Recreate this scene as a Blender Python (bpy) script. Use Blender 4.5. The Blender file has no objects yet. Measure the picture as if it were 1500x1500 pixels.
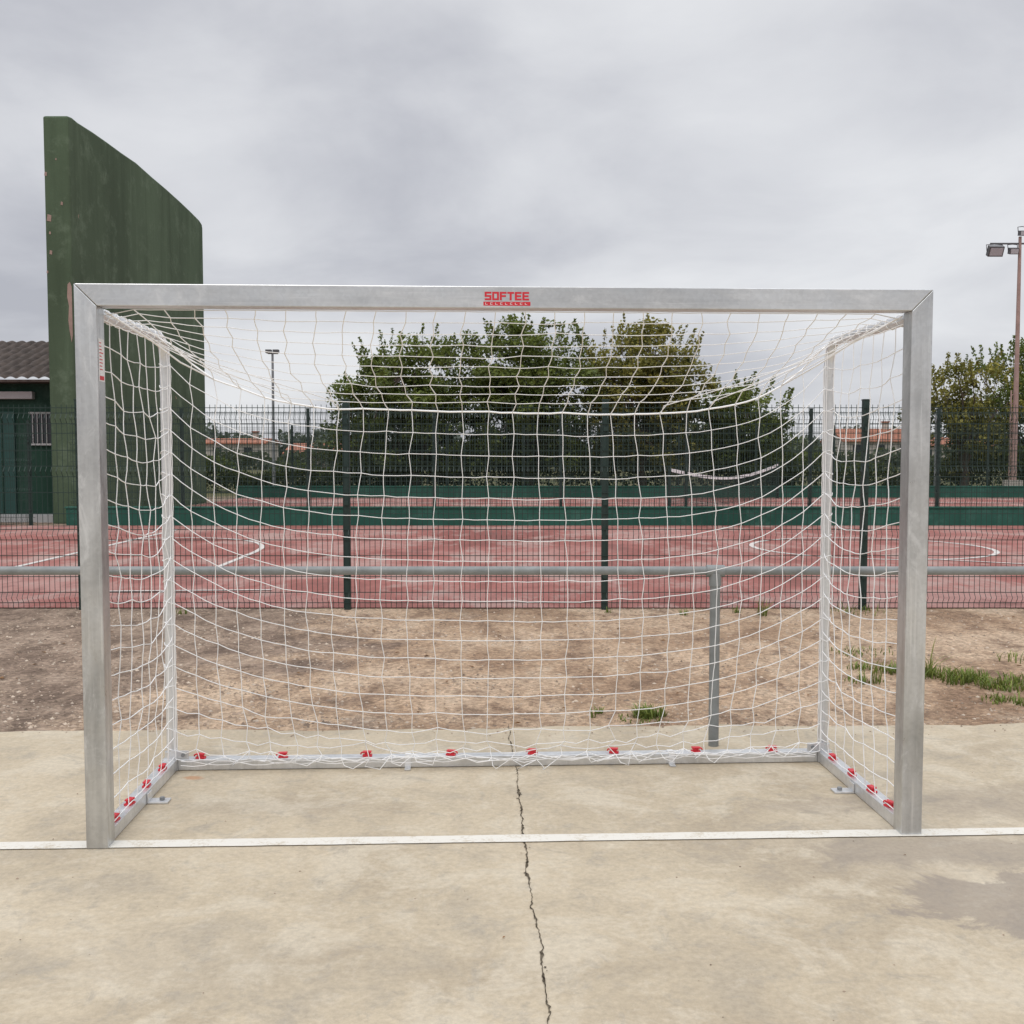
import bpy, math, random
import numpy as np
from mathutils import Vector, Matrix
random.seed(7); rng=np.random.default_rng(11)
scene=bpy.context.scene
scene.view_settings.view_transform='Standard'; scene.view_settings.look='None'; scene.view_settings.exposure=0

# ---------------------------------------------------------------- materials
class NT:
    def __init__(s,name):
        s.m=bpy.data.materials.new(name); s.m.use_nodes=True; s.t=s.m.node_tree; s.t.nodes.clear()
        s.out=s.n('ShaderNodeOutputMaterial'); s.b=s.n('ShaderNodeBsdfPrincipled'); s.l(s.b.outputs[0],s.out.inputs[0])
        s.tc=s.n('ShaderNodeTexCoord')
    def n(s,t,**k):
        x=s.t.nodes.new(t)
        for a,b in k.items(): setattr(x,a,b)
        return x
    def l(s,a,b): s.t.links.new(a,b)
    def coord(s,scale=(1,1,1),world=True):
        mp=s.n('ShaderNodeMapping'); mp.inputs['Scale'].default_value=scale
        s.l(s.tc.outputs['Object'],mp.inputs[0]); return mp.outputs[0]
    def noise(s,scale,detail=4,rough=.55,vec=None,dist=0):
        x=s.n('ShaderNodeTexNoise'); x.inputs['Scale'].default_value=scale; x.inputs['Detail'].default_value=detail
        x.inputs['Roughness'].default_value=rough; x.inputs['Distortion'].default_value=dist
        s.l(vec if vec else s.tc.outputs['Object'],x.inputs['Vector']); return x.outputs[0]
    def vor(s,scale,vec=None,feat='F1'):
        x=s.n('ShaderNodeTexVoronoi'); x.feature=feat; x.inputs['Scale'].default_value=scale
        s.l(vec if vec else s.tc.outputs['Object'],x.inputs['Vector']); return x
    def ramp(s,fac,stops):
        x=s.n('ShaderNodeValToRGB'); e=x.color_ramp.elements
        while len(e)<len(stops): e.new(.5)
        for i,(p,c) in enumerate(stops):
            e[i].position=p; e[i].color=(c,c,c,1) if not isinstance(c,tuple) else (*c,1)
        s.l(fac,x.inputs[0]); return x.outputs[0]
    def mix(s,f,a,b,mode='MIX'):
        x=s.n('ShaderNodeMix',data_type='RGBA',blend_type=mode)
        for sock,v in ((x.inputs[0],f),(x.inputs[6],a),(x.inputs[7],b)):
            if isinstance(v,(int,float)): sock.default_value=v
            elif isinstance(v,tuple): sock.default_value=(*v,1)
            else: s.l(v,sock)
        return x.outputs[2]
    def math(s,op,a,b=0,c=None):
        x=s.n('ShaderNodeMath',operation=op)
        for i,v in enumerate((a,b,c)):
            if v is None: continue
            if isinstance(v,(int,float)): x.inputs[i].default_value=v
            else: s.l(v,x.inputs[i])
        return x.outputs[0]
    def col(s,v):
        if isinstance(v,tuple): s.b.inputs['Base Color'].default_value=(*v,1)
        else: s.l(v,s.b.inputs['Base Color'])
    def rough(s,v):
        if isinstance(v,(int,float)): s.b.inputs['Roughness'].default_value=v
        else: s.l(v,s.b.inputs['Roughness'])
    def bump(s,h,strength=.3,dist=.01):
        x=s.n('ShaderNodeBump'); x.inputs['Strength'].default_value=strength; x.inputs['Distance'].default_value=dist
        s.l(h,x.inputs['Height']); s.l(x.outputs[0],s.b.inputs['Normal'])

def simple(name,c,rough=.6,metal=0,var=.15,scale=8,spec=.4):
    k=NT(name); n=k.noise(scale,4,.6)
    lo=tuple(x*(1-var) for x in c); hi=tuple(min(1,x*(1+var)) for x in c)
    k.col(k.ramp(n,[(.3,lo),(.7,hi)])); k.rough(rough); k.b.inputs['Metallic'].default_value=metal
    k.b.inputs['Specular IOR Level'].default_value=spec
    k.bump(n,.08,.004); return k.m
def flat(name,c,rough=.6,metal=0,spec=.4):
    k=NT(name); k.col(c); k.rough(rough); k.b.inputs['Metallic'].default_value=metal; k.b.inputs['Specular IOR Level'].default_value=spec; return k.m

# galvanised steel
def galv(name,metal=.75,tint=(.62,.64,.65),vertical=True,contrast=1.0):
    k=NT(name); ax=(lambda a,b:(b,b,a)) if vertical else (lambda a,b:(a,b,b))
    v=k.vor(85); n=k.noise(1.6,4,.6,vec=k.coord(ax(.9,1.6)),dist=1.0)
    st=k.noise(26,4,.6,vec=k.coord(ax(.06,1))); sc=k.noise(60,3,.6,vec=k.coord(ax(.03,1)))
    n2=k.noise(7,7,.72,vec=k.coord(ax(.6,1.3)),dist=1.2)
    C=contrast
    a=k.ramp(n,[(.36,tuple(x*(1-.20*C) for x in tint)),(.50,tint),(.64,tuple(min(1,x*(1+.16*C)) for x in tint))])
    c=k.mix(1.0,a,k.ramp(v.outputs['Color'],[(.2,.93),(.8,1.0)]),'MULTIPLY')
    c=k.mix(1.0,c,k.ramp(st,[(.35,1-.16*C),(.60,1.0)]),'MULTIPLY')
    c=k.mix(k.math('MULTIPLY',k.ramp(n2,[(.56,0.0),(.66,1.0)]),.42*C),c,(.84,.85,.86))
    c=k.mix(k.math('MULTIPLY',k.ramp(sc,[(.60,0.0),(.68,1.0)]),.35*C),c,(.88,.89,.90))
    c=k.mix(k.math('MULTIPLY',k.ramp(n2,[(.30,1.0),(.40,0.0)]),.35*C),c,(.38,.39,.40))
    k.col(c); k.b.inputs['Metallic'].default_value=metal
    k.rough(k.ramp(n2,[(.3,.26),(.7,.48)])); k.bump(k.math('ADD',n2,k.math('MULTIPLY',st,.5)),.07,.002); return k.m
M_galv=galv('galvanised_steel_post',.85,(.60,.615,.625),True); M_galvx=galv('galvanised_steel_bar',.85,(.66,.675,.685),False,.7)
M_alu=galv('aluminium_frame',.6,(.70,.71,.72),True,.5)
M_rail=simple('grey_painted_rail',(.24,.255,.255),.5,.2,.16,14)
M_net=flat('white_nylon',(.93,.93,.93),.7)
M_red=simple('red_plastic',(.62,.03,.045),.4,0,.1,40)
M_stick=flat('sticker_white',(.78,.78,.78),.5)
k=NT('white_line_paint'); n=k.noise(9,6,.7); n2=k.noise(70,3,.7)
k.col(k.ramp(k.math('ADD',k.math('MULTIPLY',n,.6),k.math('MULTIPLY',n2,.4)),[(.38,(.55,.49,.39)),(.49,(.72,.695,.63))])); k.rough(.8); M_whitepaint=k.m
M_courtline=simple('court_line_paint',(.60,.56,.53),.8,0,.15,6)
M_fence=flat('dark_green_fence_steel',(.018,.038,.033),.5)
# concrete
k=NT('concrete_slab')
big=k.noise(.8,6,.62,dist=.5); med=k.noise(2.6,9,.72,dist=.4); fine=k.noise(42,6,.75); sp=k.noise(150,2,.7)
c=k.ramp(big,[(.36,(.415,.345,.25)),(.48,(.485,.41,.30)),(.58,(.535,.455,.335))])
c=k.mix(k.ramp(med,[(.50,0.0),(.60,.65)]),c,(.59,.525,.415))
c=k.mix(k.ramp(med,[(.36,.65),(.47,0.0)]),c,(.40,.345,.265))
m2=k.noise(6,9,.78,dist=.6)
c=k.mix(k.ramp(m2,[(.36,.55),(.47,0.0)]),c,(.36,.325,.27))
c=k.mix(k.ramp(m2,[(.54,0.0),(.66,.35)]),c,(.62,.56,.46))
c=k.mix(.8,c,k.ramp(fine,[(.32,.80),(.66,1.12)]),'MULTIPLY')
c=k.mix(k.ramp(sp,[(.70,0.0),(.77,.55)]),c,(.20,.17,.14))
sep=k.n('ShaderNodeSeparateXYZ'); k.l(k.tc.outputs['Object'],sep.inputs[0])
nn=k.math('MULTIPLY',k.math('SUBTRACT',k.noise(2.6,9,.70,dist=.4),.5),2.6)
def stain(cx,cy,rx,ry,amp,soft=.35):
    dx=k.math('DIVIDE',k.math('SUBTRACT',sep.outputs[0],cx),rx); dy=k.math('DIVIDE',k.math('SUBTRACT',sep.outputs[1],cy),ry)
    d=k.math('SQRT',k.math('ADD',k.math('MULTIPLY',dx,dx),k.math('MULTIPLY',dy,dy)))
    d=k.math('ADD',d,nn)
    return k.math('MULTIPLY',k.ramp(d,[(.95-soft,1.0),(1.0,0.0)]),amp)
for a in ((1.80,3.42,.52,.24,.55,.10),(1.62,3.86,.62,.17,.36,.35),(1.32,4.35,.35,.16,.28,.5),(1.55,3.9,.9,.6,.22,.7),(2.1,4.4,.5,.3,.3,.4)):
    c=k.mix(stain(*a),c,(.25,.215,.19))
c=k.mix(stain(-1.0,4.35,.6,.16,.22,.6),c,(.28,.24,.20))
c=k.mix(stain(-.9,3.0,.7,.3,.18,.7),c,(.30,.27,.23))
c=k.mix(stain(-1.45,4.74,.05,.035,.5,.4),c,(.45,.16,.04))
k.col(c); k.rough(k.ramp(med,[(.3,.75),(.7,.92)])); k.b.inputs['Specular IOR Level'].default_value=.25
k.bump(k.math('ADD',k.math('MULTIPLY',fine,.5),k.math('MULTIPLY',sp,.5)),.45,.003)
M_conc=k.m

# dirt ground
k=NT('dirt_ground')
sep=k.n('ShaderNodeSeparateXYZ'); k.l(k.tc.outputs['Object'],sep.inputs[0])
big=k.noise(.8,6,.65,vec=k.coord((1,.7,1))); med=k.noise(3.2,9,.75,vec=k.coord((1,.6,1))); peb=k.vor(38); peb2=k.vor(95); fine=k.noise(45,6,.8)
c=k.ramp(big,[(.38,(.33,.22,.145)),(.48,(.46,.325,.22)),(.60,(.56,.42,.30))])
c=k.mix(k.ramp(med,[(.38,.8),(.49,0.0)]),c,(.22,.145,.10))
c=k.mix(k.ramp(med,[(.54,0.0),(.66,.6)]),c,(.60,.48,.36))
lf=k.math('ADD',sep.outputs[0],k.math('MULTIPLY',k.math('SUBTRACT',big,.5),9.0))
c=k.mix(k.ramp(k.math('MULTIPLY_ADD',lf,-.25,.0),[(.30,0.0),(.55,.7)]),c,k.mix(k.ramp(med,[(.42,0.0),(.6,1.0)]),(.15,.115,.095),(.36,.28,.225)))
c=k.mix(.7,c,k.ramp(peb.outputs['Color'],[(.1,.55),(.9,1.30)]),'MULTIPLY')
c=k.mix(.7,c,k.ramp(fine,[(.32,.50),(.66,1.40)]),'MULTIPLY')
far=k.ramp(k.math('MULTIPLY_ADD',sep.outputs[1],.01,.0),[(.34,0.0),(.37,1.0)])
c=k.mix(far,c,k.ramp(big,[(.35,(.06,.08,.03)),(.65,(.16,.14,.08))]))
k.col(c); k.rough(.95); k.b.inputs['Specular IOR Level'].default_value=.15
h=k.math('ADD',k.math('ADD',k.math('MULTIPLY',peb.outputs['Distance'],-.8),k.math('MULTIPLY',peb2.outputs['Distance'],-.5)),k.math('MULTIPLY',fine,.6))
k.bump(h,.8,.016); M_dirt=k.m

# court red
k=NT('red_court_surface')
big=k.noise(.3,6,.65,dist=.5); med=k.noise(1.0,9,.75,vec=k.coord((1,.45,1))); fine=k.noise(30,4,.7)
c=k.ramp(big,[(.38,(.25,.092,.078)),(.50,(.325,.130,.112)),(.62,(.39,.22,.195))])
c=k.mix(k.ramp(med,[(.50,0.0),(.60,.8)]),c,(.40,.28,.25))
c=k.mix(k.ramp(med,[(.38,.65),(.47,0.0)]),c,(.19,.085,.075))
c=k.mix(.4,c,k.ramp(fine,[(.3,.8),(.7,1.15)]),'MULTIPLY')
k.col(c); k.rough(.9); k.b.inputs['Specular IOR Level'].default_value=.2; M_court=k.m

def plaster(name,c0,peel=True,peelc=(.42,.28,.22)):
    k=NT(name); big=k.noise(.35,6,.6,vec=k.coord((1,1,.5))); med=k.noise(2.0,8,.75); v=k.noise(3,5,.6,vec=k.coord((1,1,.08)))
    c=k.ramp(big,[(.35,tuple(x*.80 for x in c0)),(.65,tuple(x*1.18 for x in c0))])
    c=k.mix(k.ramp(v,[(.50,0.0),(.68,.45)]),c,tuple(x*.6 for x in c0))
    c=k.mix(k.ramp(v,[(.30,.3),(.42,0.0)]),c,tuple(x*1.5+.02 for x in c0))
    c=k.mix(k.ramp(med,[(.52,0.0),(.68,.5)]),c,tuple(min(1,x*1.5+.04) for x in c0))
    if peel:
        pn=k.noise(1.6,7,.65); c=k.mix(k.ramp(pn,[(.70,0.0),(.71,.8)]),c,peelc)
    k.col(c); k.rough(.9); k.b.inputs['Specular IOR Level'].default_value=.15; k.bump(med,.4,.03); return k.m
M_fronton=plaster('green_fronton_plaster',(.088,.128,.080))
M_lowwall=plaster('teal_low_wall_paint',(.032,.105,.080),False)
M_bldg=plaster('dark_green_building_paint',(.024,.058,.042),False)
M_door=simple('green_metal_door',(.020,.070,.060),.5,0,.12,2)
M_tile=simple('brown_roof_tile',(.075,.058,.050),.9,0,.45,4)
M_orange=simple('orange_roof_tile',(.36,.15,.095),.9,0,.25,1.5)
M_house=simple('cream_render',(.50,.46,.41),.9,0,.08,1)
M_glass=flat('dark_window',(.03,.035,.04),.2)
M_beam=simple('pale_beam',(.42,.42,.42),.8,0,.1,3)
M_bark=flat('bark',(.09,.07,.055),.95)
M_pole=simple('weathered_pole',(.36,.25,.22),.6,.1,.2,3)
M_steelpole=simple('grey_pole',(.25,.26,.27),.5,.3,.15,3)
M_lamp=flat('lamp_housing',(.10,.10,.105),.5)
M_lens=flat('lamp_glass',(.45,.47,.50),.2)
M_stone=simple('pebble',(.33,.255,.195),.95,0,.6,2.5)
M_stone2=simple('pale_pebble',(.55,.46,.37),.95,0,.3,2.5)
M_deadleaf=simple('dead_leaf',(.20,.11,.05),.8,0,.5,3)
k=NT('crack'); c=k.ramp(k.noise(40,5,.7),[(.35,(.035,.028,.022)),(.65,(.16,.135,.10))]); k.col(c); k.rough(1); k.b.inputs['Specular IOR Level'].default_value=0; M_crack=k.m

def leafmat(name):
    k=NT(name); a=k.n('ShaderNodeVertexColor'); a.layer_name='Col'
    k.col(a.outputs[0]); k.rough(.6); k.b.inputs['Specular IOR Level'].default_value=.3
    tr=k.n('ShaderNodeBsdfTranslucent'); k.l(k.mix(.4,a.outputs[0],(.22,.27,.05)),tr.inputs[0])
    mx=k.n('ShaderNodeMixShader'); mx.inputs[0].default_value=.28
    k.l(k.b.outputs[0],mx.inputs[1]); k.l(tr.outputs[0],mx.inputs[2]); k.l(mx.outputs[0],k.out.inputs[0]); return k.m
M_leaf=leafmat('foliage')

# ---------------------------------------------------------------- mesh builder
class MB:
    def __init__(s): s.v=[]; s.f=[]; s.mi=[]; s.mats=[]
    def m(s,mat):
        if mat not in s.mats: s.mats.append(mat)
        return s.mats.index(mat)
    def add(s,vs,fs,mat):
        o=len(s.v); i=s.m(mat); s.v.extend(tuple(p) for p in vs)
        for f in fs: s.f.append(tuple(o+a for a in f)); s.mi.append(i)
    def box(s,x0,x1,y0,y1,z0,z1,mat,M=None):
        vs=[Vector(p) for p in ((x0,y0,z0),(x1,y0,z0),(x1,y1,z0),(x0,y1,z0),(x0,y0,z1),(x1,y0,z1),(x1,y1,z1),(x0,y1,z1))]
        if M: vs=[M@p for p in vs]
        s.add(vs,[(3,2,1,0),(4,5,6,7),(0,1,5,4),(1,2,6,5),(2,3,7,6),(3,0,4,7)],mat)
    def prism_xz(s,poly,y0,y1,mat):
        n=len(poly); vs=[(x,y0,z) for x,z in poly]+[(x,y1,z) for x,z in poly]
        fs=[tuple(range(n)),tuple(range(2*n-1,n-1,-1))]+[((i+1)%n,i,n+i,n+(i+1)%n) for i in range(n)]
        s.add(vs,fs,mat)
    def prism_yz(s,poly,x0,x1,mat):
        n=len(poly); vs=[(x0,y,z) for y,z in poly]+[(x1,y,z) for y,z in poly]
        fs=[tuple(range(n-1,-1,-1)),tuple(range(n,2*n))]+[(i,(i+1)%n,n+(i+1)%n,n+i) for i in range(n)]
        s.add(vs,fs,mat)
    def tube(s,pts,r,mat,n=8,cap=True):
        pts=[Vector(p) for p in pts]; N=len(pts); rs=r if hasattr(r,'__len__') else [r]*N
        vs=[]; prev=None
        for i,p in enumerate(pts):
            t=(pts[min(i+1,N-1)]-pts[max(i-1,0)]).normalized()
            if prev is None:
                a=Vector((0,0,1)) if abs(t.z)<.9 else Vector((1,0,0)); u=t.cross(a).normalized()
            else: u=(prev-t*prev.dot(t)).normalized()
            prev=u; w=t.cross(u)
            for j in range(n):
                an=2*math.pi*j/n+math.pi/n; vs.append(p+(u*math.cos(an)+w*math.sin(an))*rs[i])
        fs=[]
        for i in range(N-1):
            for j in range(n):
                k2=(j+1)%n; fs.append((i*n+j,i*n+k2,(i+1)*n+k2,(i+1)*n+j))
        if cap: fs.append(tuple(range(n-1,-1,-1))); fs.append(tuple(range((N-1)*n,N*n)))
        s.add(vs,fs,mat)
    def obj(s,name,parent=None,loc=None,smooth=False,bevel=0,auto=False):
        me=bpy.data.meshes.new(name); me.from_pydata(s.v,[],s.f); 
        for m in s.mats: me.materials.append(m)
        me.polygons.foreach_set('material_index',s.mi)
        if smooth: me.polygons.foreach_set('use_smooth',[True]*len(s.f))
        me.update(); o=bpy.data.objects.new(name,me); scene.collection.objects.link(o)
        if loc is not None: o.location=loc
        if parent: o.parent=parent
        if bevel:
            b=o.modifiers.new('bevel','BEVEL'); b.width=bevel; b.segments=2; b.limit_method='ANGLE'
        if auto and smooth:
            try: me.set_sharp_from_angle(angle=math.radians(40))
            except Exception: pass
        return o
def empty(name,loc=(0,0,0),rz=0):
    e=bpy.data.objects.new(name,None); e.location=loc; e.rotation_euler=(0,0,rz); scene.collection.objects.link(e); return e

# ---------------------------------------------------------------- ground surfaces
mb=MB(); mb.add([(-600,-80,-.03),(600,-80,-.03),(600,900,-.03),(-600,900,-.03)],[(0,1,2,3)],M_dirt); mb.obj('ground')
mb=MB(); N=400; xs=np.linspace(-14,14,N)
edge=[5.615+.033*x*(1 if abs(x)<4 else 4/abs(x))+rng.normal(0,.009)+.018*math.sin(x*2.3)+.012*math.sin(x*7.1) for x in xs]
vs=[];fs=[]
for x,e in zip(xs,edge): vs+= [(x,-12,0),(x,e,0),(x,e+.01,-.06)]
for i in range(N-1):
    a=i*3;b=a+3; fs+=[(a,b,b+1,a+1),(a+1,b+1,b+2,a+2)]
mb.add(vs,fs,M_conc); mb.obj('concrete_pavement')

pts=[(-.018,5.69),(-.012,5.4),(.012,5.1),(.022,4.835),(.034,4.4),(.043,4.08),(.058,3.6),(.075,3.26),(.09,2.91),(.097,2.66),(.11,1.5),(.13,-2.0)]
P=[]
for (x0,y0),(x1,y1) in zip(pts[:-1],pts[1:]):
    L=abs(y1-y0); n=max(2,int(L/.012))
    for i in range(n): t=i/n; P.append([x0+(x1-x0)*t,y0+(y1-y0)*t])
P=np.array(P); w=0
for i in range(len(P)):
    w=w*.85+rng.normal(0,.0022); P[i,0]+=w
wd=.0009+.0022*np.abs(np.convolve(rng.normal(0,1,len(P)),np.ones(5)/5,'same'))*1.6
wd[(P[:,1]<4.6)&(P[:,1]>3.6)]*=1.5
mb=MB(); vs=[];fs=[]
for i,(x,y) in enumerate(P): vs+=[(x-wd[i]*(.3+1.2*rng.random()),y,.0025),(x+wd[i]*(.3+1.2*rng.random()),y,.0025)]
for i in range(len(P)-1): a=2*i; fs.append((a,a+2,a+3,a+1))
mb.add(vs,fs,M_crack)
for i in range(90):
    j=rng.integers(0,len(P)); x,y=P[j]+rng.normal(0,.008,2); r=.001+.004*rng.random()**2
    mb.add([(x-r,y-r*.6,.003),(x+r*.8,y-r,.003),(x+r,y+r*.7,.0034),(x-r*.5,y+r,.003)],[(0,1,2,3)],M_crack)
mb.obj('pavement_crack')

mb=MB(); vs=[];fs=[]; n=160
for i in range(n+1):
    x=-9+18*i/n; vs+=[(x,-.037+rng.normal(0,.0012),0),(x,.037+rng.normal(0,.0012),0)]
for i in range(n): a=2*i; fs.append((a,a+2,a+3,a+1))
mb.add(vs,fs,M_whitepaint); o=mb.obj('painted_goal_line',loc=(0,3.975,.004)); o.rotation_euler=(0,0,.040)

mb=MB(); mb.add([(-24,10.16,-.02),(30,10.16,-.02),(30,21.62,-.02),(-24,21.62,-.02)],[(0,1,2,3)],M_court)
mb.add([(-8.9,21.9,-.02),(30,21.9,-.02),(30,34.9,-.02),(-8.9,34.9,-.02)],[(0,1,2,3)],M_court); mb.obj('red_sports_court')
mb=MB()
def ribbon(pts,w,closed=False,z=-.015):
    pts=[Vector((*p,0)) for p in pts]; N=len(pts); vs=[]
    for i,p in enumerate(pts):
        a=pts[(i-1)%N] if (closed or i>0) else p; b=pts[(i+1)%N] if (closed or i<N-1) else p
        t=(b-a).normalized(); nn=Vector((-t.y,t.x,0))*w/2; vs+=[(*(p-nn).xy,z),(*(p+nn).xy,z)]
    fs=[(2*i,2*((i+1)%N),2*((i+1)%N)+1,2*i+1) for i in range(N if closed else N-1)]
    mb.add(vs,fs,M_courtline)
ribbon([(-6.45,11.5),(-6.45,20.5)],.09)
ribbon([(-3.82,13.4)]+[(-3.84,15.8)]+[(-5.6+1.75*math.cos(a),15.9+2.6*math.sin(a)) for a in np.linspace(0.05,math.pi*.8,16)],.08)
ribbon([(-20,11.44),(-6.0,11.44)],.08,z=-.011); ribbon([(-4.6,11.3),(-2.6,11.44)],.06,z=-.011)
ribbon([(5.6+1.8*math.cos(a),16.6+1.9*math.sin(a)) for a in np.linspace(0,2*math.pi,48,endpoint=False)],.08,True)
ribbon([(5.6,14.9),(8.2,13.2),(14,11.6)],.07,z=-.011)
ribbon([(-8,26.5),(20,26.5)],.08); ribbon([(-8,31.5),(20,31.5)],.08)
mb.obj('court_line_markings')

# ---------------------------------------------------------------- goal
G=empty('soccer_goal',(-.002,3.944,0),.0458)
g=.0009
mb=MB()
mb.prism_xz([(-1.58,.001),(-1.5,.001),(-1.5,2.0-g),(-1.58,2.08-g)],0,.08,M_galv); mb.obj('left_post',G,bevel=.003)
mb=MB(); mb.prism_xz([(1.5,.001),(1.58,.001),(1.58,2.08-g),(1.5,2.0-g)],0,.08,M_galv); mb.obj('right_post',G,bevel=.003)
mb=MB(); mb.prism_xz([(-1.5+g,2.0),(1.5-g,2.0),(1.58-g,2.08),(-1.58+g,2.08)],0,.08,M_galvx); mb.obj('crossbar',G,bevel=.003)
YB=1.0
for sx,nm in ((-1,'left'),(1,'right')):
    X=1.535*sx; r=.0225
    pts=[(X,.078,1.985)]
    for i in range(8): pts.append((X,.078+(YB-.1-.078)*(i+1)/8,1.985))
    for a in np.linspace(0,math.pi/2,9)[1:]: pts.append((X,YB-.1+.1*math.sin(a),1.885+.1*math.cos(a)))
    for i in range(12): pts.append((X,YB,1.885-(1.885-.055)*(i+1)/12))
    mb=MB(); mb.tube(pts,r,M_alu,16)
    mb.tube([(X,YB,.052),(X,YB,.085)],.031,M_alu,16)
    mb.obj(nm+'_upright',G,smooth=True,auto=True)
    mb=MB(); mb.box(X-.03,X+.03,.081,YB-.035,.002,.052,M_alu); mb.obj(nm+'_ground_bar',G,bevel=.003)
    mb=MB()
    mb.box(X-.034,X+.034,YB-.034,YB+.034,.001,.056,M_alu)
    mb.box(X-sx*.036-.03 if sx<0 else X-.036-.05,X+.036+.05 if sx<0 else X-.036+.03,YB-.034,YB-.028,.056,.095,M_alu)
    mb.tube([(X-sx*.06,YB-.040,.075),(X-sx*.06,YB-.026,.075)],.009,M_steelpole,8)
    xi=X-sx*.031
    mb.box(min(xi,xi-sx*.085),max(xi,xi-sx*.085),.50,.56,.001,.009,M_alu)
    mb.box(min(xi,xi-sx*.006),max(xi,xi-sx*.006),.50,.56,.009,.045,M_alu)
    mb.tube([(xi-sx*.055,.53,.009),(xi-sx*.055,.53,.022)],.011,M_steelpole,8)
    mb.obj(nm+'_anchor_bracket',G,bevel=.0015)
mb=MB(); mb.box(-1.50,1.50,YB-.03,YB+.03,.002,.052,M_alu); mb.obj('rear_ground_bar',G,bevel=.003)
mb=MB()
for x in (-.44,.80):
    mb.box(x-.014,x+.014,YB-.037,YB-.031,.003,.066,M_stick); mb.box(x-.014,x+.014,YB-.031,YB+.02,.0535,.0575,M_stick)
    mb.box(x-.014,x+.014,YB-.075,YB-.037,.001,.006,M_alu)
mb.obj('rear_anchor_plates',G,bevel=.001)
def hook(mb,c,rot):
    M=Matrix.Translation(c)@Matrix.Rotation(rot,4,'Z')
    mb.box(-.022,.022,-.014,.014,0,.008,M_red,M)
    mb.box(-.013,.013,-.010,.010,.008,.017,M_red,M)
    mb.box(-.019,.021,-.012,.012,.017,.024,M_red,M)
    mb.tube([M@Vector(p) for p in ((.019,0,.020),(.029,0,.016),(.031,0,.008))],.004,M_red,6)
mb=MB()
hx=[-1.40,-1.02,-.63,-.24,.145,.53,.92,1.29]
for x in hx: hook(mb,Vector((x,YB-.008,.052)),random.uniform(-.25,.25)+(3.14 if random.random()<.5 else 0))
hy=[.16,.35,.58,.82]
for y in hy:
    hook(mb,Vector((-1.528,y,.052)),1.3+random.uniform(-.3,.3)); hook(mb,Vector((1.528,y+.02,.052)),1.8+random.uniform(-.3,.3))
mb.obj('net_hooks',G,bevel=.003)

mb=MB()
def letter(ch,x,z,w,h,t,y):
    R={'S':[(0,1-t,1,1),(0,.5+t/2,t*1.3,1-t),(0,.5-t/2,1,.5+t/2),(1-t*1.3,t,1,.5-t/2),(0,0,1,t)],
       'O':[(0,0,t*1.3,1),(1-t*1.3,0,1,1),(t*1.3,0,1-t*1.3,t),(t*1.3,1-t,1-t*1.3,1)],
       'F':[(0,0,t*1.4,1),(t*1.4,1-t,1,1),(t*1.4,.5-t/2,.92,.5+t/2)],
       'T':[(0,1-t,1,1),(.5-t*.7,0,.5+t*.7,1-t)],
       'E':[(0,0,t*1.4,1),(t*1.4,1-t,1,1),(t*1.4,.5-t/2,.92,.5+t/2),(t*1.4,0,1,t)]}[ch]
    for a,b,c,d in R:
        mb.add([(x+a*w,y,z+b*h),(x+c*w,y,z+b*h),(x+c*w,y,z+d*h),(x+a*w,y,z+d*h)],[(0,1,2,3)],M_red)
x=-.0985
for ch in 'SOFTEE':
    letter(ch,x,2.0285,.0250,.0310,.225,-.0008); x+=.0277
mb.add([(-.103,-.0008,2.009),(.070,-.0008,2.009),(.070,-.0008,2.0235),(-.103,-.0008,2.0235)],[(0,1,2,3)],M_red)
x=-.096
for i in range(9):
    wv=.0085
    mb.add([(x,-.0016,2.0125),(x+.0018,-.0016,2.0125),(x+.0018,-.0016,2.020),(x,-.0016,2.020)],[(0,1,2,3)],M_stick)
    mb.add([(x+.0018,-.0016,2.0125),(x+wv,-.0016,2.0125),(x+wv,-.0016,2.0139),(x+.0018,-.0016,2.0139)],[(0,1,2,3)],M_stick)
    if i%2: mb.add([(x+.0018,-.0016,2.0186),(x+wv,-.0016,2.0186),(x+wv,-.0016,2.020),(x+.0018,-.0016,2.020)],[(0,1,2,3)],M_stick)
    x+=.0182
mb.obj('crossbar_lettering',G)
mb=MB(); X=-1.4992
mb.add([(X,.010,1.73),(X,.072,1.73),(X,.072,1.885),(X,.010,1.885)],[(0,1,2,3)],M_stick)
for i in range(9):
    z=1.868-i*.012; a=.018; b=.035+.028*random.random()
    mb.add([(X+.0006,a,z),(X+.0006,b,z),(X+.0006,b,z+.0035),(X+.0006,a,z+.0035)],[(0,1,2,3)],M_red)
mb.add([(X+.0006,.018,1.735),(X+.0006,.064,1.735),(X+.0006,.064,1.750),(X+.0006,.018,1.750)],[(0,1,2,3)],M_red)
mb.obj('warning_label',G)

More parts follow.
